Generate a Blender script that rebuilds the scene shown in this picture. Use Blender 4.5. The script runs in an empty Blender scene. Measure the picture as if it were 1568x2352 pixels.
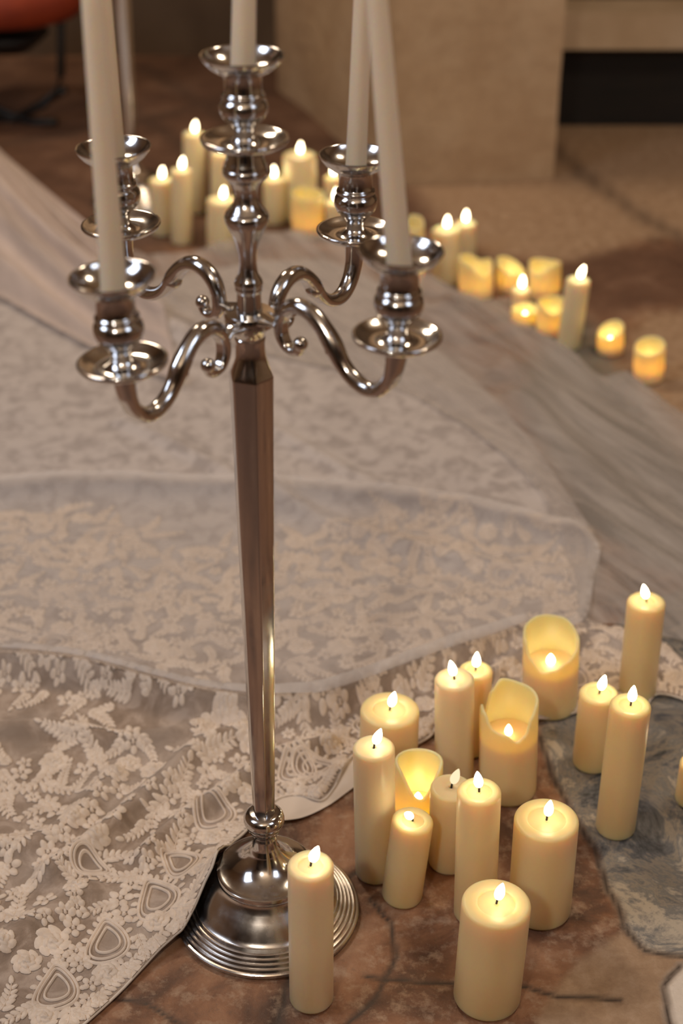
import bpy, math, random
import numpy as np
from mathutils import Vector, Matrix, noise

# ------------------------------------------------------------------ camera, world, lights, exposure
sc = bpy.context.scene
C = sc.collection
F_PX, PITCH, CAM_H = 3662.8, 0.538, 1.3957
cd = bpy.data.cameras.new('camera'); cam = bpy.data.objects.new('camera', cd); C.objects.link(cam)
cam.location = (0, 0, CAM_H); cam.rotation_euler = (math.pi/2 - PITCH, 0, 0)
cd.sensor_fit = 'HORIZONTAL'; cd.sensor_width = 24.0; cd.lens = F_PX/1568*24.0
cd.clip_start = 0.05; cd.clip_end = 60
cd.dof.use_dof = True; cd.dof.focus_distance = 1.80; cd.dof.aperture_fstop = 3.1
sc.camera = cam
sc.view_settings.view_transform = 'Standard'; sc.view_settings.look = 'None'
sc.view_settings.gamma = 1; sc.view_settings.use_curve_mapping = False
sc.view_settings.exposure = 0.0
sc.cycles.use_denoising = True
sc.cycles.max_bounces = 8; sc.cycles.transparent_max_bounces = 12
sc.cycles.sample_clamp_indirect = 4.0
sc.cycles.caustics_reflective = False; sc.cycles.caustics_refractive = False

w = bpy.data.worlds.new('world'); sc.world = w; w.use_nodes = True
wn = w.node_tree.nodes['Background']
wn.inputs[0].default_value = (0.86, 0.72, 0.60, 1); wn.inputs[1].default_value = 0.05

def area(name, loc, target, sx, sy, power, col):
    l = bpy.data.lights.new(name, 'AREA'); l.shape = 'RECTANGLE'; l.size = sx; l.size_y = sy
    l.energy = power; l.color = col
    o = bpy.data.objects.new(name, l); C.objects.link(o); o.location = loc
    o.rotation_euler = (Vector(target)-Vector(loc)).to_track_quat('-Z', 'Y').to_euler()
    return o
area('window_light', (-2.5, 0.9, 2.9), (0, 1.9, 0.1), 1.0, 1.4, 33, (0.76, 0.85, 1.0))
area('window_light', (2.3, -0.3, 3.1), (0, 1.9, 0.2), 1.0, 1.3, 17, (0.76, 0.85, 1.0))
area('lamp_light', (-1.3, 4.0, 3.2), (0.3, 3.2, 0), 0.5, 0.5, 40, (1.0, 0.78, 0.55))
area('lamp_light', (1.5, 2.3, 3.3), (1.0, 4.0, .3), 0.5, 0.5, 30, (1.0, 0.78, 0.54))
area('added_ceiling_fill', (0.2, -1.9, 2.3), (0.2, -1.2, 4.0), 0.5, 0.5, 42, (1.0, 0.90, 0.80))  # added, unseen: brightens the ceiling that the silver base reflects
area('lamp_light', (-0.75, -1.1, 2.7), (0.1, 1.7, 0), 0.16, 0.16, 21, (1.0, 0.88, 0.74))

# ------------------------------------------------------------------ helpers
ST, CT = math.sin(PITCH), math.cos(PITCH)
def ray(px, py):
    x = (px-784)/F_PX; u = -(py-1176)/F_PX
    return np.array([x, CT+u*ST, -ST+u*CT])
def g(px, py, z=0.0):
    """where the sight line through a photo pixel meets the height z"""
    d = ray(px, py); t = (z-CAM_H)/d[2]
    return d[0]*t, d[1]*t
def atY(px, py, Y):
    d = ray(px, py); t = Y/d[1]
    return d[0]*t, CAM_H+d[2]*t

def mesh_obj(name, V, Fc, mat, parent=None, smooth=True, autos=None):
    me = bpy.data.meshes.new(name)
    V = np.asarray(V, dtype=np.float64)
    me.from_pydata(V.tolist(), [], [tuple(int(i) for i in f) for f in Fc])
    if smooth: me.polygons.foreach_set('use_smooth', [True]*len(me.polygons))
    me.materials.append(mat); me.update()
    if autos is not None: me.set_sharp_from_angle(angle=math.radians(autos))
    o = bpy.data.objects.new(name, me); C.objects.link(o)
    if parent is not None: o.parent = parent
    return o
def empty(name, loc=(0,0,0)):
    o = bpy.data.objects.new(name, None); C.objects.link(o); o.location = loc
    o.empty_display_size = 0.05
    return o
def tag(o, label, cat, group=None):
    o['label'] = label; o['category'] = cat
    if group: o['group'] = group
    return o
def structure(o): o['kind'] = 'structure'; return o
def copy_tree(o, parent=None):
    c = o.copy(); C.objects.link(c)
    if parent is not None: c.parent = parent
    for ch in [k for k in bpy.data.objects if k.parent == o]: copy_tree(ch, c)
    return c

class MB:
    def __init__(s): s.V = []; s.F = []
    def add(s, V, F):
        n = len(s.V); s.V += [tuple(v) for v in V]; s.F += [tuple(i+n for i in f) for f in F]; return s
    def lathe(s, prof, n=48, c=(0,0,0), M=None):
        V = []; F = []; m = len(prof)
        for i in range(n):
            a = 2*math.pi*i/n
            for r, z in prof:
                p = Vector((r*math.cos(a), r*math.sin(a), z))
                if M: p = M @ p
                V.append((p.x+c[0], p.y+c[1], p.z+c[2]))
        for i in range(n):
            j = (i+1) % n
            for k in range(m-1): F.append((i*m+k, j*m+k, j*m+k+1, i*m+k+1))
        if prof[0][0] > 1e-6: F.append(tuple(i*m for i in range(n))[::-1])
        if prof[-1][0] > 1e-6: F.append(tuple(i*m+m-1 for i in range(n)))
        return s.add(V, F)
    def box(s, x0, x1, y0, y1, z0, z1):
        V = [(x,y,z) for x in (x0,x1) for y in (y0,y1) for z in (z0,z1)]
        return s.add(V, [(0,1,3,2),(4,6,7,5),(0,4,5,1),(2,3,7,6),(0,2,6,4),(1,5,7,3)])
    def tube(s, pts, rad, n=14, side=None, flat=1.0, wide=1.0):
        """sweep an oval section; side = constant binormal"""
        pts = [Vector(p) for p in pts]; V = []; F = []
        for k, p in enumerate(pts):
            t = (pts[min(k+1, len(pts)-1)]-pts[max(k-1, 0)]).normalized()
            b = Vector(side) if side is not None else (Vector((0,0,1)) if abs(t.z) < .9 else Vector((1,0,0)))
            nn = t.cross(b).normalized(); b = nn.cross(t).normalized()
            r = rad[k] if hasattr(rad, '__len__') else rad
            for i in range(n):
                a = 2*math.pi*i/n
                V.append(p + nn*(math.cos(a)*r*flat) + b*(math.sin(a)*r*wide))
        m = len(pts)
        for k in range(m-1):
            for i in range(n):
                j = (i+1) % n; F.append((k*n+i, k*n+j, (k+1)*n+j, (k+1)*n+i))
        F.append(tuple(range(n))[::-1]); F.append(tuple((m-1)*n+i for i in range(n)))
        return s.add(V, F)
    def ball(s, c, r, sz=1.0, n=16):
        prof = [(max(r*math.sin(math.pi*k/10), 0), -r*sz*math.cos(math.pi*k/10)) for k in range(11)]
        return s.lathe(prof, n, c)
    def build(s, name, mat, parent=None, smooth=True, autos=None):
        return mesh_obj(name, s.V, s.F, mat, parent, smooth, autos)

def catmull(P, sub=8):
    P = [np.array(p, float) for p in P]; out = []
    for i in range(len(P)-1):
        p0 = P[max(i-1,0)]; p1 = P[i]; p2 = P[i+1]; p3 = P[min(i+2, len(P)-1)]
        for k in range(sub):
            t = k/sub
            out.append(.5*((2*p1)+(-p0+p2)*t+(2*p0-5*p1+4*p2-p3)*t*t+(-p0+3*p1-3*p2+p3)*t**3))
    out.append(P[-1]); return out

# ------------------------------------------------------------------ materials
def mat(name, col=(.8,.8,.8), rough=.5, metal=0.0, **kw):
    m = bpy.data.materials.new(name); m.use_nodes = True
    b = m.node_tree.nodes['Principled BSDF']
    b.inputs['Base Color'].default_value = (*col, 1); b.inputs['Roughness'].default_value = rough
    b.inputs['Metallic'].default_value = metal
    for k, v in kw.items(): b.inputs[k.replace('_', ' ')].default_value = v
    return m
class NT:
    def __init__(s, m): s.m = m; s.t = m.node_tree; s.b = s.t.nodes['Principled BSDF']
    def n(s, typ, **kw):
        x = s.t.nodes.new(typ)
        for k, v in kw.items():
            if k in ('operation','blend_type','data_type','feature','attribute_name','distance','noise_dimensions','interpolation'): setattr(x, k, v)
            else:
                x.inputs[k.replace('_',' ')].default_value = v
        return x
    def l(s, a, b): s.t.links.new(a, b)
    def coord(s, scale=(1,1,1), world=True, kind=None):
        tc = s.t.nodes.new('ShaderNodeNewGeometry' if world else 'ShaderNodeTexCoord')
        mp = s.t.nodes.new('ShaderNodeMapping'); mp.inputs['Scale'].default_value = scale
        s.l(tc.outputs['Position' if world else 'Object'], mp.inputs['Vector']); return mp.outputs[0]
    def noise(s, vec, scale, detail=4, rough=.55, dist=0.0):
        x = s.n('ShaderNodeTexNoise', Scale=scale, Detail=detail, Roughness=rough, Distortion=dist)
        s.l(vec, x.inputs['Vector']); return x.outputs['Fac']
    def ramp(s, fac, stops):
        r = s.t.nodes.new('ShaderNodeValToRGB'); e = r.color_ramp.elements
        while len(e) < len(stops): e.new(.5)
        for q, (p, c) in zip(e, stops):
            q.position = p; q.color = (*c, 1) if len(c) == 3 else c
        s.l(fac, r.inputs[0]); return r.outputs[0]
    def mix(s, fac, a, b, typ='MIX'):
        x = s.t.nodes.new('ShaderNodeMixRGB'); x.blend_type = typ
        for v, i in ((fac,0),(a,1),(b,2)):
            if hasattr(v, 'links'): s.l(v, x.inputs[i])
            elif isinstance(v, tuple): x.inputs[i].default_value = (*v, 1)
            else: x.inputs[i].default_value = v
        return x.outputs[0]
    def math(s, op, a, b=None):
        x = s.t.nodes.new('ShaderNodeMath'); x.operation = op
        for v, i in ((a,0),(b,1)):
            if v is None: continue
            if hasattr(v, 'links'): s.l(v, x.inputs[i])
            else: x.inputs[i].default_value = v
        return x.outputs[0]
    def attr(s, name):
        x = s.t.nodes.new('ShaderNodeAttribute'); x.attribute_name = name; return x.outputs['Fac']
    def bump(s, h, strength=.5, dist=.002):
        x = s.t.nodes.new('ShaderNodeBump'); x.inputs['Strength'].default_value = strength
        x.inputs['Distance'].default_value = dist; s.l(h, x.inputs['Height']); s.l(x.outputs[0], s.b.inputs['Normal'])
    def col(s, c): s.l(c, s.b.inputs['Base Color'])

# polished nickel silver
M_silver = mat('polished_silver', (.66,.655,.66), .13, 1.0)
t = NT(M_silver); v = t.coord(world=False)
t.l(t.ramp(t.noise(v, 60, 5), [(.3,(.09,.09,.09)),(.75,(.20,.20,.20))]), t.b.inputs['Roughness'])
t.bump(t.noise(v, 35, 2), .04, .002)
M_silver_satin = mat('brushed_silver', (.68,.645,.615), .24, 1.0)
t = NT(M_silver_satin); v = t.coord((1,1,1), world=False)
t.l(t.ramp(t.noise(v, 45, 6), [(.3,(.18,.18,.18)),(.75,(.34,.34,.34))]), t.b.inputs['Roughness'])
M_scratch = mat('dark_scratch', (.03,.025,.02), .6)

def wax(name, col, sss=1.0, rad=.012, rough=.33, emis=None):
    m = mat(name, col, rough); t = NT(m); b = t.b
    b.inputs['Subsurface Weight'].default_value = sss
    b.inputs['Subsurface Radius'].default_value = (1.0, .62, .30)
    b.inputs['Subsurface Scale'].default_value = rad
    b.inputs['Specular IOR Level'].default_value = .4
    v = t.coord(world=False)
    t.col(t.mix(t.noise(v, 22, 3), tuple(c*.96 for c in col), tuple(min(c*1.03, 1) for c in col)))
    t.bump(t.noise(v, 260, 3), .06, .0008)
    return m
M_wax = wax('ivory_wax', (.92,.72,.38), rad=.022)
M_wax_pale = wax('pale_wax', (.91,.74,.46), rad=.018)
M_wax_warm = wax('honey_wax', (.94,.76,.42), rad=.02)
M_wax_far = wax('far_wax', (.94,.80,.50), rad=.018)
M_taper = wax('taper_wax', (.90,.77,.60), rad=.006, rough=.4)
M_wick = mat('black_wick', (.02,.015,.012), .8)
def flame_mat(name, strength, col=(1.0,.74,.40)):
    m = bpy.data.materials.new(name); m.use_nodes = True; nt = m.node_tree; nt.nodes.clear()
    e = nt.nodes.new('ShaderNodeEmission'); e.inputs[0].default_value = (*col, 1); e.inputs[1].default_value = strength
    o = nt.nodes.new('ShaderNodeOutputMaterial'); nt.links.new(e.outputs[0], o.inputs[0]); return m
M_flame = flame_mat('lit_flame', 15, (1.0,.80,.50))
M_flame_dim = flame_mat('dim_flame', 1.1, (1.0,.80,.50))
M_bulb = flame_mat('inner_bulb', 8, (1.0,.72,.38))
M_bulb_mid = flame_mat('inner_bulb_mid', 11, (1.0,.76,.44))
M_bulb_strong = flame_mat('inner_bulb_bright', 17, (1.0,.68,.32))

# ------------------------------------------------------------------ floor with slabs
def seg_dist(P, poly, closed=True):
    """signed distance (negative inside) of points to a polygon"""
    poly = np.array(poly); n = len(poly); best = np.full(len(P), 1e9); inside = np.zeros(len(P), bool)
    near = np.zeros((len(P), 2))
    for i in range(n if closed else n-1):
        a = poly[i]; b = poly[(i+1) % n]; ab = b-a
        tt = np.clip(((P-a)@ab)/max(ab@ab, 1e-12), 0, 1); q = a+tt[:,None]*ab
        d = np.hypot(*(P-q).T); m = d < best; best[m] = d[m]; near[m] = q[m]
        if closed:
            c = ((a[1] > P[:,1]) != (b[1] > P[:,1]))
            with np.errstate(divide='ignore', invalid='ignore'):
                xi = (b[0]-a[0])*(P[:,1]-a[1])/(b[1]-a[1])+a[0]
            inside ^= c & (P[:,0] < xi)
    return np.where(inside, -best, best), near
_rng = np.random.RandomState(5)
_tab = _rng.rand(256, 256)
def vnoise(x, y):
    xi = np.floor(x).astype(int); yi = np.floor(y).astype(int); fx = x-xi; fy = y-yi
    fx = fx*fx*(3-2*fx); fy = fy*fy*(3-2*fy); T = lambda a, b: _tab[a % 256, b % 256]
    return (T(xi,yi)*(1-fx)+T(xi+1,yi)*fx)*(1-fy)+(T(xi,yi+1)*(1-fx)+T(xi+1,yi+1)*fx)*fy
def fbm(x, y, o=4):
    s = 0; a = .5
    for k in range(o): s = s+a*vnoise(x*2**k+17*k, y*2**k+31*k); a *= .5
    return s/(1-.5**o)

def px_poly(L): return [g(*p) for p in L]
# slabs in view, and one unseen darkened area: (outline, kind)
marble = px_poly([(1235,1690),(1262,1760),(1330,1885),(1368,1950),(1392,2050),(1440,2130),(1490,2182),(1568,2195),(1800,2170),(1900,1500),(1560,1350),(1290,1500),(1240,1600)])
whitepatch = px_poly([(1520,2262),(1560,2215),(1680,2200),(1700,2400),(1568,2380),(1535,2330)])
beige = px_poly([(1490,2182),(1800,2168),(1800,2600),(1250,2600),(1230,2330),(1330,2200),(1440,2140)])
far_beige = px_poly([(900,350),(1280,280),(2200,250),(2200,560),(1500,545),(1300,600),(1120,585),(1000,500)])
far_beige2 = px_poly([(1480,720),(1800,690),(2200,700),(2200,1100),(1700,1200),(1500,940),(1420,800)])
grey_far = px_poly([(1290,720),(1350,720),(1440,850),(2200,1200),(1900,1500),(1330,1200),(1180,900)])
darks = [[(-2.5,-2.9),(2.5,-2.9),(2.5,.7),(-2.5,.7)], px_poly([(1100,600),(1300,585),(1480,560),(1700,545),(1900,600),(1900,690),(1568,705),(1400,740),(1250,700)]), px_poly([(-600,130),(900,128),(700,210),(890,400),(1100,440),(1000,520),(700,560),(200,580),(-600,500)])]  # first outline: unseen floor, darkened so the pole reflects dark
cracks = [px_poly([(840,2238),(1000,2254),(1200,2262),(1280,2290),(1420,2300)]),
          px_poly([(640,2352),(660,2300),(680,2200),(700,2100),(830,1990)]),
          px_poly([(420,2352),(330,2300),(250,2290)]),
          px_poly([(850,2060),(900,2110),(905,2200),(860,2290),(800,2352)]),
          px_poly([(1235,1690),(1262,1760),(1330,1885),(1368,1950),(1392,2050),(1440,2130),(1490,2182),(1568,2195)]),
          px_poly([(1520,2262),(1560,2215)]), px_poly([(1520,2262),(1540,2340),(1568,2380)]),
          px_poly([(1265,330),(1340,400),(1480,500),(1568,545),(1700,640)]),
          px_poly([(330,150),(480,250),(640,340),(900,430)]), px_poly([(0,330),(300,280),(600,210)]),
          px_poly([(200,180),(420,330),(560,600)])]
def floor_mesh(name, x0, x1, y0, y1, step, full, hole=None):
    xs = np.arange(x0, x1+1e-6, step); ys = np.arange(y0, y1+1e-6, step)
    X, Y = np.meshgrid(xs, ys); P = np.stack([X.ravel(), Y.ravel()], 1)
    wx = P[:,0]+.018*(fbm(P[:,0]*14, P[:,1]*14)-.5); wy = P[:,1]+.018*(fbm(P[:,0]*14+50, P[:,1]*14)-.5)
    W = np.stack([wx, wy], 1)
    def mask(poly, soft=.007): d, _ = seg_dist(W, poly); return np.clip(.5-d/soft/2, 0, 1)
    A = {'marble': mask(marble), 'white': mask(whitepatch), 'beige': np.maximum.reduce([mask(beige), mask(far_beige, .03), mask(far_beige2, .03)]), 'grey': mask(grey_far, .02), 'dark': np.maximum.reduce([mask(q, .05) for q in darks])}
    cr = np.zeros(len(P))
    for c in cracks:
        d, _ = seg_dist(W, c, closed=False); cr = np.maximum(cr, np.exp(-(d/(.0036 if step < .01 else .026))**2))
    A['crack'] = cr*(1 if step < .01 else .6)
    z = -.0016*cr + .0012*(fbm(P[:,0]*9, P[:,1]*9)-.5)*2 - .0012
    V = np.column_stack([P, z]); nx = len(xs); ny = len(ys)
    i, j = np.meshgrid(np.arange(nx-1), np.arange(ny-1)); a = (j*nx+i).ravel()
    if hole is not None:
        cx = xs[i.ravel()]; cy = ys[j.ravel()]
        a = a[~((cx >= hole[0]-1e-6)&(cx < hole[1]-1e-6)&(cy >= hole[2]-1e-6)&(cy < hole[3]-1e-6))]
    Fc = np.stack([a, a+1, a+nx+1, a+nx], 1)
    return V, Fc, A
M_floor = mat('old_stone_floor', rough=.62); t = NT(M_floor); v = t.coord()
n1 = t.noise(v, 7, 8, .62, .5); n2 = t.noise(v, 38, 7, .72, .1); n3 = t.noise(v, 160, 4, .7)
terra = t.ramp(n1, [(.36,(.075,.036,.022)),(.46,(.17,.078,.042)),(.54,(.27,.13,.068)),(.66,(.38,.22,.13))])
terra = t.mix(t.ramp(n2, [(.50,(0,0,0)),(.68,(.75,.75,.75))]), terra, (.44,.31,.21))
terra = t.mix(t.ramp(n2, [(.25,(.75,.75,.75)),(.40,(0,0,0))]), terra, (.085,.05,.036))
marb = t.ramp(t.noise(v, 9, 12, .72, .7), [(.39,(.045,.048,.052)),(.45,(.13,.13,.135)),(.49,(.28,.24,.19)),(.53,(.16,.16,.16)),(.59,(.46,.40,.32))])
bei = t.ramp(n2, [(.3,(.27,.17,.105)),(.5,(.36,.24,.15)),(.7,(.45,.32,.22))])
c = t.mix(t.attr('grey'), terra, t.mix(n2, (.13,.115,.095), (.22,.20,.17)))
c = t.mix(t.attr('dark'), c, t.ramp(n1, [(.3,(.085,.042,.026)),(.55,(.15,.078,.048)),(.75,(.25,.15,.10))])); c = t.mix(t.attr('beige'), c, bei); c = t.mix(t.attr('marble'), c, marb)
c = t.mix(t.attr('white'), c, t.mix(n3, (.62,.54,.46), (.78,.70,.62)))
c = t.mix(t.ramp(n3, [(.66,(0,0,0)),(.74,(.6,.6,.6))]), c, (.05,.035,.03))
c = t.mix(t.attr('crack'), c, (.05,.032,.024)); t.col(c)
t.l(t.ramp(n2, [(.3,(.42,.42,.42)),(.7,(.75,.75,.75))]), t.b.inputs['Roughness'])
t.bump(t.mix(.5, n2, n3), .55, .003)
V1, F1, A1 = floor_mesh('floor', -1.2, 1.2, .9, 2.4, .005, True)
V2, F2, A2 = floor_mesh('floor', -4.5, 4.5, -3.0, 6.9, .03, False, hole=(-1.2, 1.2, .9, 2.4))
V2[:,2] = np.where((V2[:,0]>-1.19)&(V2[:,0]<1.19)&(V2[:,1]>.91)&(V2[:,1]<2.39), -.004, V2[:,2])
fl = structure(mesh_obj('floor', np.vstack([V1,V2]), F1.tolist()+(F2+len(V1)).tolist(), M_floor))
for k in A1:
    at = fl.data.attributes.new(k, 'FLOAT', 'POINT'); at.data.foreach_set('value', np.concatenate([A1[k],A2[k]]).astype(np.float32))

# ------------------------------------------------------------------ walls, pier and recess
M_plaster = mat('old_plaster', rough=.9); t = NT(M_plaster); v = t.coord()
n = t.noise(v, 4.5, 6, .6); n2 = t.noise(v, 22, 5)
t.col(t.mix(.3, t.ramp(n, [(.3,(.44,.29,.165)),(.5,(.52,.36,.215)),(.7,(.60,.44,.28))]), t.ramp(n2, [(.3,(.32,.21,.12)),(.7,(.52,.38,.24))])))
t.bump(n2, .5, .012)
M_plaster_pale = mat('pale_plaster', rough=.9); t = NT(M_plaster_pale); v = t.coord()
n = t.noise(v, 7, 6, .6); t.col(t.ramp(n, [(.3,(.50,.37,.24)),(.7,(.64,.50,.35))])); t.bump(n, .5, .01)
M_near_black = mat('near_black', (.006,.005,.005), .7)  # shade of the ledge opening put into the colour; also the added block
t = NT(M_near_black); v = t.coord((1,1,6)); t.col(t.ramp(t.noise(v, 6, 4), [(.3,(.004,.0035,.0035)),(.7,(.010,.007,.006))]))
M_wall_dark = mat('dark_brown_plaster', rough=.95); t = NT(M_wall_dark); v = t.coord()  # dark brown plaster tone, darker than the pier
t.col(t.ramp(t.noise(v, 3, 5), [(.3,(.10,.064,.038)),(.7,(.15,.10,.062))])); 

def wob_box(mb, corners, z0, z1, nz=10, amp=.008, seed=0, nseg=14):
    """vertical prism over a polygon with slightly uneven faces"""
    P = []
    for i in range(len(corners)):
        a = Vector(corners[i]); b = Vector(corners[(i+1) % len(corners)])
        for k in range(nseg): P.append(a.lerp(b, k/nseg))
    m = len(P); V = []; cx = sum(p.x for p in P)/m; cy = sum(p.y for p in P)/m
    for j in range(nz+1):
        z = z0+(z1-z0)*j/nz
        for p in P:
            d = amp*noise.noise(Vector((p.x*4+seed, p.y*4, z*4)))
            q = Vector((p.x-cx, p.y-cy)).normalized(); V.append((p.x+q.x*d, p.y+q.y*d, z))
    F = [(j*m+i, j*m+(i+1) % m, (j+1)*m+(i+1) % m, (j+1)*m+i) for j in range(nz) for i in range(m)]
    F.append(tuple(nz*m+i for i in range(m))); F.append(tuple(range(m))[::-1]); mb.add(V, F)
pA = g(905,425); pB = g(1268,408); pC = g(640,205); pM = g(1052,420)
pD = (pB[0]-.06, pB[1]+1.3); pE = (pC[0]+.25, pC[1]+.9)
mb = MB(); wob_box(mb, [pC, pA, pM, pB, pD, pE], -.01, 2.6, 40, .012, 3)
pier = mb.build('wall_pier', M_plaster, autos=50); structure(pier)
# wall behind on the left, side walls and the wall behind the camera
yb = g(400,128)[1]
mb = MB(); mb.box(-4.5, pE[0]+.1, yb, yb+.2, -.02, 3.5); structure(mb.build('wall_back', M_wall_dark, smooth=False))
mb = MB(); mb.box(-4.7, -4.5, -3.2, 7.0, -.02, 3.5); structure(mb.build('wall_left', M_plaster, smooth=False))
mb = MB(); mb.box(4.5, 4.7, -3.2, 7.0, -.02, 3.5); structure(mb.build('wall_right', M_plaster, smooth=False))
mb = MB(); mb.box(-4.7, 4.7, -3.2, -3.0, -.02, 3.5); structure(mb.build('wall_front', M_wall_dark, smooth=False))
mb = MB(); mb.box(-4.7, 4.7, -3.2, 7.0, 3.5, 3.7); structure(mb.build('ceiling', M_plaster_pale, smooth=False))
mb = MB(); mb.box(-.5, 1.1, -3.0, -2.94, 0, 2.5); structure(mb.build('added_streak_block_1', M_near_black, smooth=False))  # added block out of view, reflects as a black streak in the silver
# stone bench to the right of the pier: pale slab face, the opening's shade painted as a near-black panel
yr = g(1400,300)[1]
zs0 = atY(1400,112,yr)[1]; zs1 = atY(1400,28,yr)[1]
xr0 = pB[0]+.015
bench = empty('stone_ledge', (xr0+1.2, yr, 0)); 
def rel(mb, o): mb.V = [(x-o.location[0], y-o.location[1], z-o.location[2]) for x,y,z in mb.V]; return mb
mb = MB(); wob_box(mb, [(xr0,yr-.01),(4.4,yr-.01),(4.4,yr+.16),(xr0,yr+.16)], zs0, zs1, 4, .012, 9, 30)
rel(mb, bench).build('slab', M_plaster_pale, bench, autos=50)
mb = MB(); mb.box(xr0, 4.4, yr+.05, yr+.12, -.01, zs0+.01); rel(mb, bench).build('opening_shade', M_near_black, bench, smooth=False)  # near-black sheet stands for the shade inside the opening
tag(bench, 'pale plastered stone ledge over a black opening, right of the pier', 'ledge')
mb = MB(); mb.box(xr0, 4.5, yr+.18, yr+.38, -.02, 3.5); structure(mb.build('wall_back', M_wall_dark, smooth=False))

# ------------------------------------------------------------------ candelabrum
BX, BY = -.0902, 1.4046
TX, TY = .0029, .0024
def cup_profile(s=1.0):
    """socket above a drip pan, z measured from the pan rim"""
    P = [(.0000,-.004),(.0098,-.004),(.0100,.002),(.0092,.006),(.0104,.0105),(.0112,.012),(.0150,.0155),(.0195,.0205),(.0218,.026),(.0222,.0305),
         (.0215,.0345),(.0196,.0372),(.0186,.0382),(.0196,.0392),(.0199,.0408),(.0192,.0424),(.0177,.0430),(.0172,.0445),(.0170,.052),
         (.0172,.0575),(.0182,.0600),(.0176,.0608),(.0205,.0616),(.0255,.0638),(.0308,.0676),(.0346,.0722),(.0366,.0755),(.0374,.0768),(.0372,.0777),(.0362,.0776),
         (.0352,.0762),(.0335,.0733),(.0300,.0694),(.0255,.0660),(.0205,.0638),(.0160,.0627),(.0128,.0624),(.0118,.0600),(.0118,.052),(0,.052)]
    return [(r, z*s) for r, z in P]
PAN = [(0,-.0105),(.0105,-.0105),(.0170,-.0100),(.0260,-.0088),(.0340,-.0060),(.0388,-.0030),(.0402,-.0006),(.0401,.0012),(.0388,.0020),(.0372,.0014),
       (.0335,-.0010),(.0275,-.0040),(.0215,-.0052),(.0165,-.0044),(.0132,-.0020),(.0105,.0005),(.0095,.003),(0,.003)]
BASE = [(0,.000),(.1105,.000),(.1113,.0015),(.1113,.0050),(.1100,.0062),(.1078,.0064)]
for k in range(4):
    r0 = .1078-.0048*k; z0 = .0064+.0030*k
    BASE += [(r0-.0006,z0+.0012),(r0-.0014,z0+.0026),(r0-.0028,z0+.0032),(r0-.0041,z0+.0028),(r0-.0046,z0+.0026)]
BASE += [(.0872,.0200),(.0862,.0212),(.0850,.0206),(.0835,.0212),(.080,.0262),(.0745,.0345),(.068,.0425),(.062,.0490),(.0583,.0540),(.0568,.0580),(.0566,.0592)]
FOOT = [(.0540,.0585),(.0574,.0592),(.0580,.0606),(.0580,.0655),(.0572,.0680),(.0555,.0690),(.0530,.0694),(.0440,.0722),(.0360,.0762),(.0290,.0815),
        (.0240,.0870),(.0205,.0925),(.0182,.0965),(.0178,.0990),(.0160,.1010),(.0148,.1060),(.0140,.1130),(.0142,.1200),(.0160,.1255),(.0178,.1280),
        (.0186,.1290),(.0186,.1325),(.0195,.1335),(.0222,.1370),(.0237,.1415),(.0236,.1460),(.0222,.1500),(.0190,.1530),(.0160,.1545),(0,.155)]
STEM = [(0,.7800),(.0122,.7800),(.0118,.784),(.0115,.7980),(.0118,.8010),(.0130,.8020),(.0132,.8050),(.0128,.8062),(.0139,.8078),(.0137,.8105),(.0124,.8135),
        (.0100,.8170),(.0088,.8215),(.0080,.8290),(.0084,.8380),(.0108,.8480),(.0145,.8575),(.0182,.8650),(.0206,.8708),(.0209,.8748),(.0196,.8782),(.0178,.8795),
        (.0180,.8803),(.0150,.8835),(.0118,.8880),(.0103,.8935),(.0104,.8990),(.0122,.9045),(.0150,.9080),(.0153,.9092),(.0175,.9112),(.0202,.9142),(.0213,.9175),
        (.0210,.9205),(.0200,.9216),(.0203,.9228),(.0190,.9262),(.0174,.9295),(.0166,.9345),(.0165,.9390),(0,.939)]
HUBP = [(0,.7555),(.0150,.7555),(.0158,.7575),(.0190,.7630),(.0214,.7660),(.0222,.7668)]
PLATES = [(0,.7665),(.0235,.7665),(.0243,.7675),(.0243,.7705),(.0233,.7712),(.0233,.7722),(.0243,.7730),(.0243,.7785),(.0236,.7795),(.0150,.7800),(0,.7800)]
ARM = [(.0640,.7625),(.0610,.7575),(.0540,.7565),(.0468,.7605),(.0420,.7705),(.0435,.7840),(.0510,.7955),(.0640,.8015),(.0790,.7995),(.0930,.7900),(.1050,.7760),
       (.1160,.7610),(.1290,.7500),(.1450,.7440),(.1600,.7460),(.1715,.7560),(.1780,.7700),(.1803,.7850),(.1807,.7985)]
ARAD = [.0052,.0050,.0050,.0056,.0062,.0066,.0072,.0074,.0074,.0074,.0082,.0070,.0068,.0070,.0072,.0074,.0078,.0086,.0100]
arm_spec = [(-40.65,.8085,0,0,'front right'),(55.59,.8057,-.011,-.003,'rear right'),(137.96,.8217,.004,.013,'rear left'),(235.55,.7974,-.018,-.011,'front left')]

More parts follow.
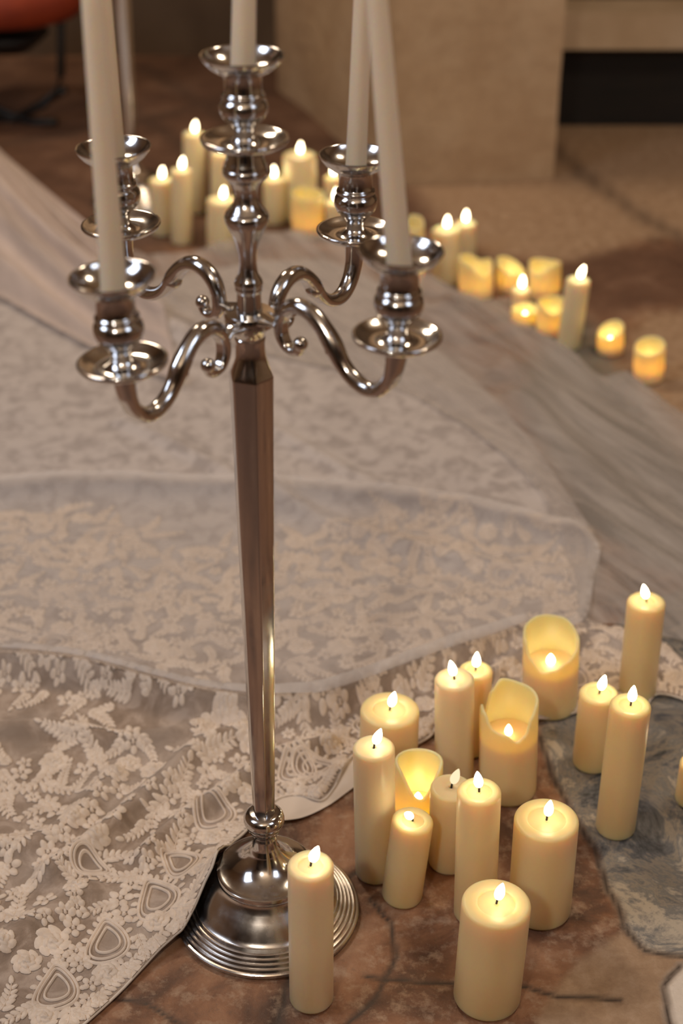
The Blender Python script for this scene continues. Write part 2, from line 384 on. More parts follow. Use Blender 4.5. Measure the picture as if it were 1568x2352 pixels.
def make_candelabrum():
    root = empty('candelabrum', (0,0,0))
    MB().lathe(BASE, 96).build('base', M_silver_satin, root, autos=35)
    MB().lathe(FOOT, 64).build('foot_column', M_silver, root, autos=40)
    # hexagonal pole, faces eased at the edges, slightly swelling upward
    mb = MB(); n = 6; V = []; F = []
    lv = [(.1530,.0125),(.1560,.0134),(.20,.0146),(.30,.0165),(.42,.0186),(.54,.0206),(.64,.0222),(.700,.0232),(.7105,.0235),(.7125,.0236),(.7150,.0228)]
    a0 = math.radians(-17); ev = .085
    cap = [(.7200,.0200,.30),(.7260,.0172,.6),(.7330,.0152,.9),(.7400,.0144,1),(.7480,.0146,1),(.7510,.0152,1),(.7530,.0152,1),(.7540,.0143,1),(.7565,.0150,1)]
    rows = [(z, r, 0.0) for z, r in lv]+cap
    for z, r, rd in rows:
        for i in range(6):
            for s in (-ev, -ev*.4, ev*.4, ev, math.pi/6):
                a = a0+i*math.pi/3+s
                rr = r*math.cos(math.pi/6)/math.cos(((a-a0) % (math.pi/3))-math.pi/6)
                if abs(s) < ev*1.01: rr *= 1-.018*(1-abs(s)/ev)
                if 0.0 <= z-.7125 <= .0145: rr = rr*(1-rd)+r*rd
                rr = rr*(1-rd)+r*rd if rd else rr
                V.append((rr*math.cos(a), rr*math.sin(a), z))
    m = 30
    for k in range(len(rows)-1):
        for i in range(m): F.append((k*m+i, k*m+(i+1) % m, (k+1)*m+(i+1) % m, (k+1)*m+i))
    F.append(tuple(range(m))[::-1]); F.append(tuple((len(rows)-1)*m+i for i in range(m)))
    mb.add(V, F).build('pole', M_silver, root, autos=22)
    MB().lathe(HUBP, 48).lathe(PLATES, 64).build('hub', M_silver, root, autos=35)
    st = MB().lathe(STEM, 64).build('stem', M_silver, root, autos=50)
    MB().lathe([(r, z+.9485) for r, z in PAN], 72).build('drip_pan', M_silver, st, autos=60)
    MB().lathe([(r, z+.9485) for r, z in cup_profile(.965)], 64).build('candle_cup', M_silver, st, autos=50)
    for az, zp, di, do, nm in arm_spec:
        a = math.radians(az); ca, sa = math.cos(a), math.sin(a)
        def P(r, z):
            u = min(max((r-.05)/(.165-.05), 0), 1); return Vector((r*ca, r*sa, z+di+(do-di)*u))
        pts = catmull([(*ARM[i], ARAD[i]*1250) for i in range(len(ARM))], 7)
        mb = MB(); side = (-sa, ca, 0)
        # section: rounded outside, flatter inner side with a shallow channel
        cen = [P(p[0], p[1]) for p in pts]; rad = [p[2]/1000 for p in pts]; nS = 18; V = []; F = []
        for k, p in enumerate(cen):
            tt = (cen[min(k+1,len(cen)-1)]-cen[max(k-1,0)]).normalized(); b = Vector(side); nn = tt.cross(b).normalized()
            endf = min(1, (len(cen)-1-k)/16)
            for i in range(nS):
                an = 2*math.pi*i/nS; cx, sx = math.cos(an), math.sin(an)
                e = .72 if cx < 0 else 1.0
                e = 1+(e-1)*endf
                chan = .22*max(0, -cx)**4*endf
                V.append(p+nn*(cx*(e-chan)*rad[k]*1.0)+b*(sx*rad[k]*(.95)))
        for k in range(len(cen)-1):
            for i in range(nS): F.append((k*nS+i, k*nS+(i+1) % nS, (k+1)*nS+(i+1) % nS, (k+1)*nS+i))
        F.append(tuple(range(nS))[::-1]); F.append(tuple((len(cen)-1)*nS+i for i in range(nS)))
        mb.add(V, F)
        e0 = P(.0652,.7650); mb.ball(e0, .0072)
        # web joining the hub plate
        zc = .7765 if nm in ('front right','rear left') else .7700
        q = [Vector((.016*ca,.016*sa,zc)), Vector((.026*ca,.026*sa,zc)), Vector((.034*ca,.034*sa,zc+.000)), Vector((.0425*ca,.0425*sa,P(.0425,.7735).z*.6+zc*.4))]
        mb.tube(q, [.0150,.0105,.0062,.0060], 14, side=side, flat=.42 if True else 1, wide=1.0)
        # small leaf knuckle on the falling side of the scroll
        kk = P(.1075,.7725); mb.ball(kk, .0098, .9, 14)
        arm = mb.build('arm', M_silver, root, autos=60)
        off = Vector((.1807*ca, .1807*sa, zp))
        lean = {'front right': (0.0, .02), 'front left': (-.035, -.05), 'rear left': (-.01,-.03), 'rear right': (0,0.0)}[nm]
        # dishes follow the slight sag of their arm
        Mx = Matrix.Rotation(lean[1], 4, 'Y')
        pm = MB(); pm.lathe(PAN, 72, tuple(off), Mx).build('drip_pan', M_silver, arm, autos=60)
        pm = MB(); pm.lathe(cup_profile(1.03), 64, tuple(off), Mx).build('candle_cup', M_silver, arm, autos=50)
    return root
cand = make_candelabrum()
cand.location = (BX, BY, 0); cand.rotation_euler = (-TY, TX, 0)
tag(cand, 'tall polished silver five-arm candelabrum standing on the stone floor beside the lace hem', 'candelabrum', 'silver candelabra')
c2 = copy_tree(cand); x, y = g(312,462); c2.location = (x, y, 0); c2.rotation_euler = (0,0,.3)
c2['label'] = 'blurred second silver candelabrum far behind, only its pole and foot in view'

# tapers
def make_taper(base, r0, tip_px, name_label, length=.27):
    bx, by, bz = base
    tx_, tz_ = atY(tip_px[0], tip_px[1], by)
    d = Vector((tx_-bx, 0, tz_-bz)).normalized()
    root = empty('taper_candle', (bx, by, bz)); root.rotation_euler = d.to_track_quat('Z', 'Y').to_euler()
    prof = [(0,0),(r0,0),(r0,.004)]+[(r0*(1-.28*k/12), length*k/12) for k in range(1, 12)]+[(r0*.66,length*.985),(r0*.4,length*1.0),(0,length*1.004)]
    MB().lathe(prof, 40).build('wax_body', M_taper, root, autos=60)
    MB().tube([(0,0,length),(0.0004,0,length+.008)], .0009, 8).build('wick', M_wick, root)
    tag(root, name_label, 'candle', 'unlit taper candles in the candelabrum'); return root
def cup_pos(i):
    az, zp = arm_spec[i][:2]; a = math.radians(az)
    lean = {0:.02,1:0,2:-.03,3:-.05}[i]
    z = zp+.0585; return (BX+TX*z+.1807*math.cos(a)+.0585*math.sin(lean), BY+TY*z+.1807*math.sin(a), z)
make_taper((BX+TX, BY+TY, .9485+.0512), .0113, (561,-20), 'ivory taper candle in the tallest, central cup of the candelabrum')
make_taper(cup_pos(0), .0113, (866,0), 'ivory taper candle in the front right cup of the candelabrum')
make_taper(cup_pos(1), .0108, (833,0), 'ivory taper candle in the rear right cup of the candelabrum')
make_taper(cup_pos(2), .0113, (234,0), 'ivory taper candle in the rear left cup of the candelabrum')
make_taper(cup_pos(3), .0113, (211,0), 'ivory taper candle in the front left cup of the candelabrum')

# ------------------------------------------------------------------ pillar candles
def flame_mesh(L=.021, r=.0052):
    L *= 1.12; r *= 1.08
    prof = [(0,0),(r*.45,L*.03),(r*.80,L*.12),(r*.98,L*.26),(r,L*.38),(r*.90,L*.53),(r*.68,L*.70),(r*.42,L*.85),(r*.18,L*.96),(0,L)]
    return MB().lathe(prof, 20)
def pillar(base_px, top_px, w_px, label, group, flame='lit', fl_tilt=(0,0), wx=None, recess=.56, diam=None, n=56, flame_h=.021, cap_tilt=None):
    x, y = g(*base_px); tx_, tz_ = atY(top_px[0], top_px[1], y)
    d = Vector((tx_-x, 0, tz_)); h = d.length
    dep = y*CT-(tz_-CAM_H)*ST
    R = (diam/2) if diam else w_px*dep/F_PX/2
    root = empty('pillar_candle', (x, y, 0)); root.rotation_euler = (0, math.atan2(d.x, d.z), 0)
    e = min(.0045, R*.2); q = R*recess
    prof = [(0,.0),(R-.004,.0),(R-.0012,.0012),(R,.004),(R,h*.5),(R,h-e)]
    prof += [(R-e*(1-math.cos(a)), h-e+e*math.sin(a)) for a in (.35,.7,1.05,1.35)]
    prof += [(R-e,h),(q+.0015,h-.0003),(q,h-.0012),(q-.0006,h-.0030),(q-.003,h-.0036),(.0028,h-.0036),(.0018,h-.0024),(0,h-.0024)]
    prof[5:5] = [(R,h*.5+(h*.5-e)*k/4) for k in (1,2,3)]
    MB().lathe(prof, n).build('wax_body', wx or M_wax, root, autos=50)
    wt = Vector((.0003+.004*fl_tilt[0], .004*fl_tilt[1], h+.0060))
    if w_px > 60 or n > 40:
        MB().tube([(0,0,h-.003), wt*.5+Vector((0,0,h*.5)), wt], .0013, 8).build('wick', M_wick, root)
    fo = flame_mesh(flame_h, flame_h*.245).build('flame', M_flame if flame == 'lit' else M_flame_dim, root)
    fo.location = wt-Vector((0,0,.0012)); fo.rotation_euler = (-fl_tilt[1], fl_tilt[0], 0)
    tag(root, label, 'candle', group); return root

def hollow(base_px, w_px, rim_fn, label, group, zf=.6, wx=None, bulb=None, diam=None, wall=.0045, h=None, top_px=None, n=96, flame_r=.0045, floor_z=None, bulb_h=.016, round_top=True):
    """hollow candle with an uneven melted rim; rim_fn(angle) gives the rim height as a share of h; angle 0 = right, -90 = towards the camera"""
    x, y = g(*base_px); tx_, tz_ = atY(top_px[0], top_px[1], y)
    d = Vector((tx_-x, 0, tz_)); h = d.length
    dep = y*CT-(tz_-CAM_H)*ST; R = diam/2 if diam else w_px*dep/F_PX/2
    root = empty('pillar_candle', (x, y, 0)); root.rotation_euler = (0, max(min(math.atan2(tx_-x, tz_), .05), -.05), 0)
    zfl = zf*h; V = []; F = []; nz = 14; ni = 10
    for i in range(n):
        a = 2*math.pi*i/n; rt = max(rim_fn(math.degrees(a) if a <= math.pi else math.degrees(a)-360)*h, zfl+.003)
        col = [(R-.003,0),(R-.0008,.0012)]+[(R, .004+(rt-wall*.8-.004)*k/nz) for k in range(nz+1)]
        col += [(R-wall/2+wall/2*math.cos(u), rt-wall*.8+wall*.8*math.sin(u)) for u in (.5,1.0,1.57,2.1,2.65)]
        col += [(R-wall, rt-wall*.8+(zfl-(rt-wall*.8))*k/ni) for k in range(ni+1)]
        col += [((R-wall)*.7, zfl-.0015), ((R-wall)*.35, zfl-.002)]
        V += [(r*math.cos(a), r*math.sin(a), z) for r, z in col]; m = len(col)
    for i in range(n):
        j = (i+1) % n
        for k in range(m-1): F.append((i*m+k, j*m+k, j*m+k+1, i*m+k+1))
    F.append(tuple(i*m for i in range(n))[::-1]); F.append(tuple(i*m+m-1 for i in range(n)))
    mesh_obj('wax_body', V, F, wx or M_wax_warm, root, autos=60)
    if bulb is not None:
        fo = flame_mesh(bulb_h, flame_r).build('flame', bulb, root); fo.location = (0, 0, zfl-.001)
    tag(root, label, 'candle', group); return root

G1 = 'lit pillar candles gathered at the foot of the candelabrum'
T = math.radians
pillar((715,2294),(713,1985),107,'slim lit ivory candle standing in front of the round silver foot',G1,fl_tilt=(.30,-.05),wx=M_wax_pale)
pillar((1117,2290),(1140,2072),160,'stout lit candle nearest the camera, lower right of the cluster',G1,fl_tilt=(.16,0),recess=.56)
pillar((1238,2088),(1255,1880),149,'stout lit candle with a wide flat top, behind the nearest stout one',G1,fl_tilt=(.1,0),recess=.6)
pillar((1090,2098),(1100,1815),102,'tall slim lit candle between the two stout front candles and the short leaning one',G1,fl_tilt=(-.12,0),recess=.6)
pillar((862,2003),(858,1715),97,'tall slim lit candle just right of the candelabrum pole, beside the cloth hem',G1,fl_tilt=(.32,0),wx=M_wax_pale,recess=.1)
pillar((922,2058),(948,1882),96,'short slim lit candle leaning to the right, next to the silver foot',G1,fl_tilt=(-.6,-.5),recess=.55,flame_h=.018)
pillar((1030,1980),(1036,1806),97,'short slim candle with a dim tilted flame in the middle of the cluster',G1,flame='dim',fl_tilt=(.3,0),wx=M_wax_pale,recess=.1)
pillar((890,1790),(895,1628),136,'stout lit candle at the rear left of the cluster, on the cloth edge',G1,fl_tilt=(.2,0),recess=.56)
pillar((1043,1800),(1043,1557),92,'tall slim lit candle behind the cluster middle, with a paler top',G1,fl_tilt=(-.2,0),wx=M_wax_pale,recess=.1)
pillar((1083,1720),(1092,1537),78,'slim lit candle half hidden behind the taller pale one',G1,fl_tilt=(.02,0),recess=.55)
pillar((1358,1752),(1376,1590),91,'short slim lit candle on the grey marble, left of the tall right ones',G1,fl_tilt=(.18,0),recess=.66)
pillar((1462,1592),(1484,1380),88,'tall slim lit candle farthest back at the right, on the lace edge',G1,fl_tilt=(-.25,0),recess=.5)
pillar((1412,1903),(1448,1617),95,'tall slim lit candle alone on the grey marble slab at the right',G1,fl_tilt=(.04,0),recess=.6)
pillar((1592,1838),(1606,1752),88,'lit candle cut off by the right edge of the photo',G1,fl_tilt=(.1,0))
# hollow ones
def rimH(a):   # low opening facing the camera
    return 1.0-.36*math.exp(-((a+88)/42)**2)-.04*math.cos(T(a-90))
hollow((957,1920),112,rimH,'squat hollow candle glowing orange from inside, between two slim candles',G1,zf=.42,bulb=M_bulb_strong,top_px=(962,1745),flame_r=.0060,bulb_h=.019)
def rimK(a):
    b = a % 360
    pts = [(0,.985),(60,.99),(100,1.02),(125,.92),(143,.74),(160,.72),(176,.84),(188,.955),(205,.92),(232,.80),(258,.775),(282,.70),(300,.745),(318,.90),(340,.965),(360,.985)]
    for (a0,v0),(a1,v1) in zip(pts, pts[1:]):
        if a0 <= b <= a1:
            u = (b-a0)/(a1-a0); u = u*u*(3-2*u); return v0+(v1-v0)*u
    return 1
hollow((1165,1812),136,rimK,'hollow candle with a jagged torn rim in the cluster',G1,zf=.60,bulb=M_bulb,wx=M_wax,top_px=(1169,1600),flame_r=.0048)
def rimL(a):
    b = a % 360
    pts = [(0,.90),(60,1.0),(110,1.02),(160,1.0),(190,.93),(215,.76),(245,.64),(270,.68),(300,.76),(330,.82),(360,.90)]
    for (a0,v0),(a1,v1) in zip(pts, pts[1:]):
        if a0 <= b <= a1:
            u = (b-a0)/(a1-a0); u = u*u*(3-2*u); return v0+(v1-v0)*u
    return 1
hollow((1262,1618),130,rimL,'hollow candle with a smooth scooped rim, lit from inside, at the back of the cluster',G1,zf=.56,bulb=M_bulb_mid,wx=M_wax,top_px=(1266,1448),flame_r=.0058)

# ------------------------------------------------------------------ far candles
G2 = 'blurred candles in the row across the far side of the cloth'
fp = lambda b,t_,w_,lab,tl=(.1,0),**k: pillar(b,t_,w_,lab,G2,fl_tilt=tl,wx=M_wax_far,n=32,flame_h=.024,**k)
fp((374,535),(371,412),57,'slim lit far candle, leftmost of the far left cluster')
fp((417,556),(416,390),50,'slim lit far candle second from left, touching the leftmost one',(.15,0))
fp((447,485),(446,306),53,'tallest slim lit far candle, left of the candelabrum stem')
fp((510,570),(511,458),72,'stout lit far candle directly left of the candelabrum stem')
fp((508,500),(507,350),48,'slim far candle mostly hidden behind the central drip pan')
fp((631,510),(629,410),52,'slim lit far candle directly right of the candelabrum stem',(.0,0))
fp((690,500),(688,355),77,'stout tall lit far candle right of the central stem')
fp((777,545),(771,462),52,'slim lit far candle half hidden behind the rear right cup')
fp((768,500),(765,405),44,'slim far candle peeking out left of the rear right cup')
fp((1026,645),(1025,526),68,'stout lit far candle right of the front right cup')
fp((1068,590),(1068,512),52,'slim bright far candle just behind the stout one right of the front right cup')
fp((1196,716),(1197,664),44,'short lit far candle in the dip between the scooped hollow ones',(.1,0))
fp((1305,795),(1328,642),56,'tall slim lit far candle standing alone near the grey stone',(.25,0))
def slope(a0, lo, hi=1.0):
    return lambda a: lo+(hi-lo)*(.5+.5*math.cos(T(a-a0)))
def hf(b, t_, w_, fn, lab, zf=.30, bulb=True):
    return hollow(b, w_, fn, lab, G2, zf=zf, bulb=M_bulb_far if bulb else None, wx=M_wax_warm, top_px=t_, n=40, flame_r=.005)
M_bulb_far = flame_mat('far_inner_bulb', 20, (1.0,.66,.28))
hf((707,540),(706,440),76,slope(120,.93),'yellow glowing hollow far candle in front of the stout tall one')
hf((950,670),(951,500),46,slope(90,.9),'narrow hollow far candle right of the front right taper')
hf((1092,680),(1092,595),80,lambda a: 1.0-.30*math.exp(-((a+60)/40)**2)-.15*math.exp(-((a-70)/30)**2)+.06*math.cos(T(a-170)),'hollow far candle with a notched rim and bright left lip')
hf((1172,665),(1163,595),66,slope(150,.55),'slanted hollow far candle tapering to a low right lip')
hf((1250,680),(1250,600),75,lambda a: 1.0-.22*math.exp(-((a+130)/38)**2)-.1*math.exp(-((a-60)/60)**2),'hollow far candle with a heart-shaped rim before the dark red stone')
hf((1205,742),(1206,706),64,slope(100,.9),'low glowing hollow far candle half hidden by the cloth')
hf((1266,765),(1270,690),74,lambda a: .97-.22*math.exp(-((a+90)/45)**2),'orange glowing hollow far candle with a notched rim, left of the tall slim one')
hf((1400,808),(1394,745),62,slope(40,.62),'slanted yellow hollow far candle, second from the right end of the row')
hf((1488,870),(1490,785),72,slope(60,.80),'yellow hollow far candle at the right end of the row')

# ------------------------------------------------------------------ cloth
def ridge(P, line, hgt, wid, asym=0.0):
    L = [g(*p) for p in line]; L = [tuple(q) for q in catmull(L, 5)]
    d, nr = seg_dist(P, L, closed=False)
    return hgt*np.exp(-(d/wid)**2)
base_prof_r = np.array([0,.04,.058,.062,.075,.087,.1115,.125,.16,.21]); base_prof_z = np.array([.105,.105,.080,.066,.046,.031,.015,.010,.003,0])
RIDGES = [
 ([(640,1822),(690,1818),(735,1830),(770,1800),(800,1745)],.008,.010),
 ([(-60,1150),(200,1133),(420,1140),(640,1150),(850,1160),(1050,1190),(1250,1235),(1375,1262)],0.0310,.035),
 ([(-60,1560),(150,1570),(320,1615),(500,1650),(640,1655),(760,1640),(900,1590),(1050,1535),(1200,1490)],0.0403,.018),
 ([(120,2020),(220,1950),(300,1880),(390,1800),(470,1730),(560,1700)],0.0248,.018),
 ([(330,1985),(420,1900),(520,1830),(620,1760),(760,1720)],0.0202,.014),
 ([(-60,1960),(60,1960),(160,1910),(260,1800)],0.0186,.020),
 ([(-60,1700),(120,1690),(300,1720),(450,1690)],0.0186,.016),
 ([(640,1895),(700,1868),(760,1800),(810,1745)],0.0186,.012),
 ([(640,1180),(820,1240),(1000,1290),(1200,1330),(1350,1340)],0.0186,.020),
 ([(280,980),(480,1070),(640,1170),(700,1200)],0.0124,.018),
 ([(600,980),(760,1070),(900,1150)],0.0124,.018),
 ([(-60,480),(100,600),(230,690),(420,800)],0.0465,.05),
 ([(1000,800),(1120,900),(1220,1040),(1310,1170),(1372,1262)],0.0186,.03),
 ([(960,1700),(1020,1640),(1130,1560),(1250,1500),(1420,1460),(1568,1530)],0.0155,.012),
 ([(-60,2230),(60,2150),(200,2060)],0.0155,.02),
]
def support(P):
    r = np.hypot(P[:,0]-BX, P[:,1]-BY)
    return np.interp(r, base_prof_r, base_prof_z)
def cloth_z(P):
    z = .004+.012*np.clip(fbm(P[:,0]*5, P[:,1]*5, 3)-.35, 0, 1)*2*.6
    z += .004*(fbm(P[:,0]*16+3, P[:,1]*16+8, 3)-.4)
    for L, h_, w_ in RIDGES: z = z+ridge(P, L, h_, w_)
    d, _ = seg_dist(P, TRAIN); fade = np.clip(-d/.05, 0, 1); fade = fade*fade*(3-2*fade)
    z = .0045+(z-.0045)*(.18+.82*fade)
    s = support(P)
    return np.maximum(np.maximum(z, s+.004), .0035)
hem_near = [(180,2372,0),(270,2290,0),(350,2210,0),(395,2170,.004),(421,2140,.015),(441,2108,.022),(468,2050,.04),(492,1998,.06),(512,1950,.06),(533,1903,.05),(558,1872,.045),(592,1848,.03),
            (640,1828,.012),(690,1826,.008),(735,1838,.008),(766,1812,.006),(790,1766,.006),(815,1738,.004),(860,1735,0),(930,1725,0),(985,1700,0),(1010,1665,0),(1060,1640,0),(1130,1640,0),(1200,1655,0),(1270,1655,0),(1330,1640,0),(1400,1620,0),(1470,1640,0),(1510,1600,0),(1600,1625,0),(1720,1680,0)]
train_far = [(1760,1560,0),(1640,1540,0),(1568,1522,0),(1510,1470,0),(1440,1450,0),(1345,1435,0),(1352,1370,0),(1370,1335,0),(1379,1268,0),(1335,1190,0),(1300,1140,0),(1240,1050,0),(1180,975,0),(1110,900,0),(1050,850,0),(985,800,0),(940,745,0),(870,660,0),(820,625,0),(740,600,0),(600,605,0),(480,625,0),(330,650,0),(200,640,0),(60,560,0),(-80,470,0),(-300,330,0),(-600,500,0),(-700,1500,0),(-700,2372,0)]
TRAIN = [tuple(q) for q in catmull([g(*p) for p in hem_near], 5)]+[g(*p) for p in train_far]
def cloth_grid(poly, zf, step, box):
    xs = np.arange(box[0], box[1], step); ys = np.arange(box[2], box[3], step)
    X, Y = np.meshgrid(xs, ys); P = np.stack([X.ravel(), Y.ravel()], 1)
    d, near = seg_dist(P, poly); keep = d < step*.75
    sn = np.abs(d) < step*.75
    P2 = P.copy(); P2[sn] = near[sn]
    nx = len(xs); ny = len(ys); i, j = np.meshgrid(np.arange(nx-1), np.arange(ny-1)); a = (j*nx+i).ravel()
    Q = np.stack([a, a+1, a+nx+1, a+nx], 1); Q = Q[keep[Q].all(1)]
    used = np.unique(Q); mp = -np.ones(len(P), int); mp[used] = np.arange(len(used))
    P2 = P2[used]; Q = mp[Q]
    return P2, Q
pts = np.array(TRAIN); 
BOX = (max(pts[:,0].min(), -1.3), pts[:,0].max()+.01, pts[:,1].min()-.01, pts[:,1].max()+.01)
P2, Q = cloth_grid(TRAIN, cloth_z, .007, BOX)
Z = cloth_z(P2)
M_train = mat('lace_net_over_lining', rough=.85); t = NT(M_train); v = t.coord()
net = t.noise(v, 900, 2, .5); big = t.noise(v, 6, 4, .6); mott = t.noise(v, 30, 5, .62, .6)
c = t.ramp(mott, [(.36,(.25,.18,.13)),(.50,(.33,.245,.185)),(.62,(.46,.36,.29))])
c = t.mix(t.ramp(big, [(.45,(0,0,0)),(.7,(.5,.5,.5))]), c, (.48,.41,.36))
c = t.mix(t.attr('near'), t.mix(t.ramp(mott, [(.40,(0,0,0)),(.54,(1,1,1))]), (.39,.345,.33), (.55,.50,.48)), c)
t.col(c); t.b.inputs['Sheen Weight'].default_value = .2
t.bump(t.mix(.5, net, mott), .5, .003)
train = mesh_obj('bridal_train', np.column_stack([P2, Z]), Q, M_train)
at = train.data.attributes.new('near', 'FLOAT', 'POINT')
nearv = np.clip((2.15-P2[:,1])/.35, 0, 1); at.data.foreach_set('value', nearv.astype(np.float32))
tag(train, 'long cream bridal train with floral lace spread across the stone floor', 'train')
M_hem = mat('hem_cotton', (.66,.58,.50), .85)
hp = np.array(TRAIN[:len(catmull([g(*p) for p in hem_near], 5))]); hz = cloth_z(hp)
MB().tube([(a[0], a[1], z) for a, z in zip(hp, hz)], .0017, 8).build('hem', M_hem, train)
# smooth lining showing below the lace between pole and candles
L1 = [(560,1868),(590,1835),(640,1812),(690,1808),(735,1812),(765,1785),(795,1730),(835,1715),(850,1745),(835,1790),(795,1824),(750,1856),(700,1882),(650,1893),(605,1893),(570,1885)]
lin = [tuple(q) for q in catmull([g(*p) for p in L1]+[g(*L1[0])], 4)][:-1]
la = np.array(lin); P3, Q3 = cloth_grid(lin, None, .004, (la[:,0].min()-.01, la[:,0].max()+.01, la[:,1].min()-.01, la[:,1].max()+.01))
M_lining = mat('satin_lining', (.72,.62,.53), .6)
d3, _ = seg_dist(P3, lin)
mesh_obj('lining', np.column_stack([P3, np.maximum(.0025+.0035*np.clip(-d3/.01,0,1), support(P3)+.002)]), Q3, M_lining, train)

# raised lace motifs
random.seed(11); rng = np.random.RandomState(4)
LV = []; LF = []; nv = 0
def petal(cx, cy, ang, L, Wd, hh, tipb=.55, ns=10):
    """one raised leaf or petal starting at cx,cy and pointing along ang"""
    global nv
    ca, sa = math.cos(ang), math.sin(ang); out = []
    ring = []
    for k in range(ns):
        u = 2*math.pi*k/ns; lx = L*.5-L*.5*math.cos(u); ly = Wd*.5*math.sin(u)*(1-.35*(lx/L-.5)*(1 if tipb < .6 else -1))
        ring.append((lx, ly, .0002))
    ring2 = [(L*.5+(a-L*.5)*.72, b*.66, hh) for a, b, _ in ring]
    allp = ring+ring2+[(L*.5, 0, hh*.55)]
    for a, b, h_ in allp: out.append((cx+a*ca-b*sa, cy+a*sa+b*ca, h_))
    base = nv
    for k in range(ns):
        j = (k+1) % ns
        LF.append((base+k, base+j, base+ns+j, base+ns+k)); LF.append((base+ns+k, base+ns+j, base+2*ns))
    LV.extend(out); nv += len(out)
def cord(pl, r=.0011, closed=False):
    """raised corded outline"""
    global nv
    P = np.array(pl); n = len(P); base = nv
    for k in range(n):
        tv = P[min(k+1,n-1)]-P[max(k-1,0)]; tv = tv/(np.hypot(*tv)+1e-9); nn = np.array([-tv[1], tv[0]])
        for s_, h_ in ((-1,.0001),(-.45,.0014),(.45,.0014),(1,.0001)):
            q = P[k]+nn*r*s_; LV.append((q[0], q[1], h_))
    nv += 4*n
    for k in range(n-1):
        for s_ in range(3): LF.append((base+4*k+s_, base+4*k+s_+1, base+4*k+4+s_+1, base+4*k+4+s_))
def flower(cx, cy, s, a, np_=5):
    for k in range(np_): petal(cx+math.cos(a+k*2*math.pi/np_)*s*.12, cy+math.sin(a+k*2*math.pi/np_)*s*.12, a+k*2*math.pi/np_, s*.42, s*.34, .0016)
    petal(cx-s*.09, cy, 0, s*.18, s*.18, .0022)
def rose(cx, cy, s, a):
    for ring_, (rr, cnt, pl, hh) in enumerate(((.30,7,.30,.0013),(.14,5,.26,.0022),(.02,3,.18,.0030))):
        for k in range(cnt):
            an = a+ring_*.5+k*2*math.pi/cnt
            petal(cx+math.cos(an)*s*rr-math.cos(an+1.2)*s*pl*.5, cy+math.sin(an)*s*rr-math.sin(an+1.2)*s*pl*.5, an+1.2, s*pl*1.25, s*pl*.78, hh)
def sprig(cx, cy, s, a, cnt=7):
    curl = random.uniform(-1.2, 1.2); x, y, an = cx, cy, a; line = [(x,y)]
    for k in range(cnt):
        f = 1-.45*k/cnt
        for sd in (-1, 1): petal(x, y, an+sd*(.75+random.uniform(-.12,.12)), s*.30*f, s*.145*f, .0014)
        x += math.cos(an)*s*.15; y += math.sin(an)*s*.15; an += curl/cnt; line.append((x,y))
    petal(x, y, an, s*.26, s*.13, .0014); cord(line, s*.018)
def paisley(cx, cy, s, a):
    pts_ = []
    for k in range(41):
        u = 2*math.pi*k/40; r_ = 1-.0; lx = math.cos(u)*.5; ly = math.sin(u)*.32*(1-.5*math.cos(u))+.10*math.cos(u)*math.cos(u)
        pts_.append((lx, ly))
    ca, sa = math.cos(a), math.sin(a)
    for sc_, w_ in ((1.0,.0022),(.82,.0014),(.55,.0016)):
        cord([(cx+s*sc_*(px*ca-py*sa), cy+s*sc_*(px*sa+py*ca)) for px, py in pts_], w_)
    for k in range(0, 40, 2):
        px, py = pts_[k]; an = math.atan2(py, px)+a
        petal(cx+s*1.04*(px*ca-py*sa), cy+s*1.04*(px*sa+py*ca), an, s*.14, s*.10, .0013, ns=8)
inner_clip = np.array(TRAIN)
def inside(x, y, m=.012):
    d, _ = seg_dist(np.array([[x, y]]), inner_clip); return d[0] < -m
hemline = hp
# border: paisleys and beads along the near hem
acc = 0; last = hemline[0]
run = np.concatenate([[0], np.cumsum(np.hypot(*np.diff(hemline, axis=0).T))])
def hem_at(s_):
    x = np.interp(s_, run, hemline[:,0]); y = np.interp(s_, run, hemline[:,1])
    x2 = np.interp(s_+.01, run, hemline[:,0]); y2 = np.interp(s_+.01, run, hemline[:,1])
    tx_, ty_ = x2-x, y2-y; L = math.hypot(tx_, ty_)+1e-9; return x, y, tx_/L, ty_/L
placed = []
s_ = .03
while s_ < run[-1]-.03:
    x, y, tx_, ty_ = hem_at(s_); nx_, ny_ = -ty_, tx_
    if not inside(x+nx_*.03, y+ny_*.03, .005): nx_, ny_ = -nx_, -ny_
    cx, cy = x+nx_*.060, y+ny_*.060
    if inside(cx, cy, .03):
        paisley(cx, cy, random.uniform(.062,.078), math.atan2(ty_, tx_)+random.uniform(.3,.9)); placed.append((cx, cy, .042))
    fx, fy = x+nx_*.03+tx_*.05, y+ny_*.03+ty_*.05
    if inside(fx, fy, .02): rose(fx, fy, random.uniform(.036,.044), random.random()*6); placed.append((fx, fy, .022))
    s_ += .088
s_ = .0
while s_ < run[-1]-.01:
    x, y, tx_, ty_ = hem_at(s_); nx_, ny_ = -ty_, tx_
    if not inside(x+nx_*.02, y+ny_*.02, .005): nx_, ny_ = -nx_, -ny_
    petal(x+nx_*.004, y+ny_*.004, math.atan2(ny_, nx_)+.35, .013, .0065, .0014, ns=8)
    petal(x+nx_*.015, y+ny_*.015, math.atan2(ty_, tx_)+.4, .010, .006, .0014, ns=8)
    s_ += .0075
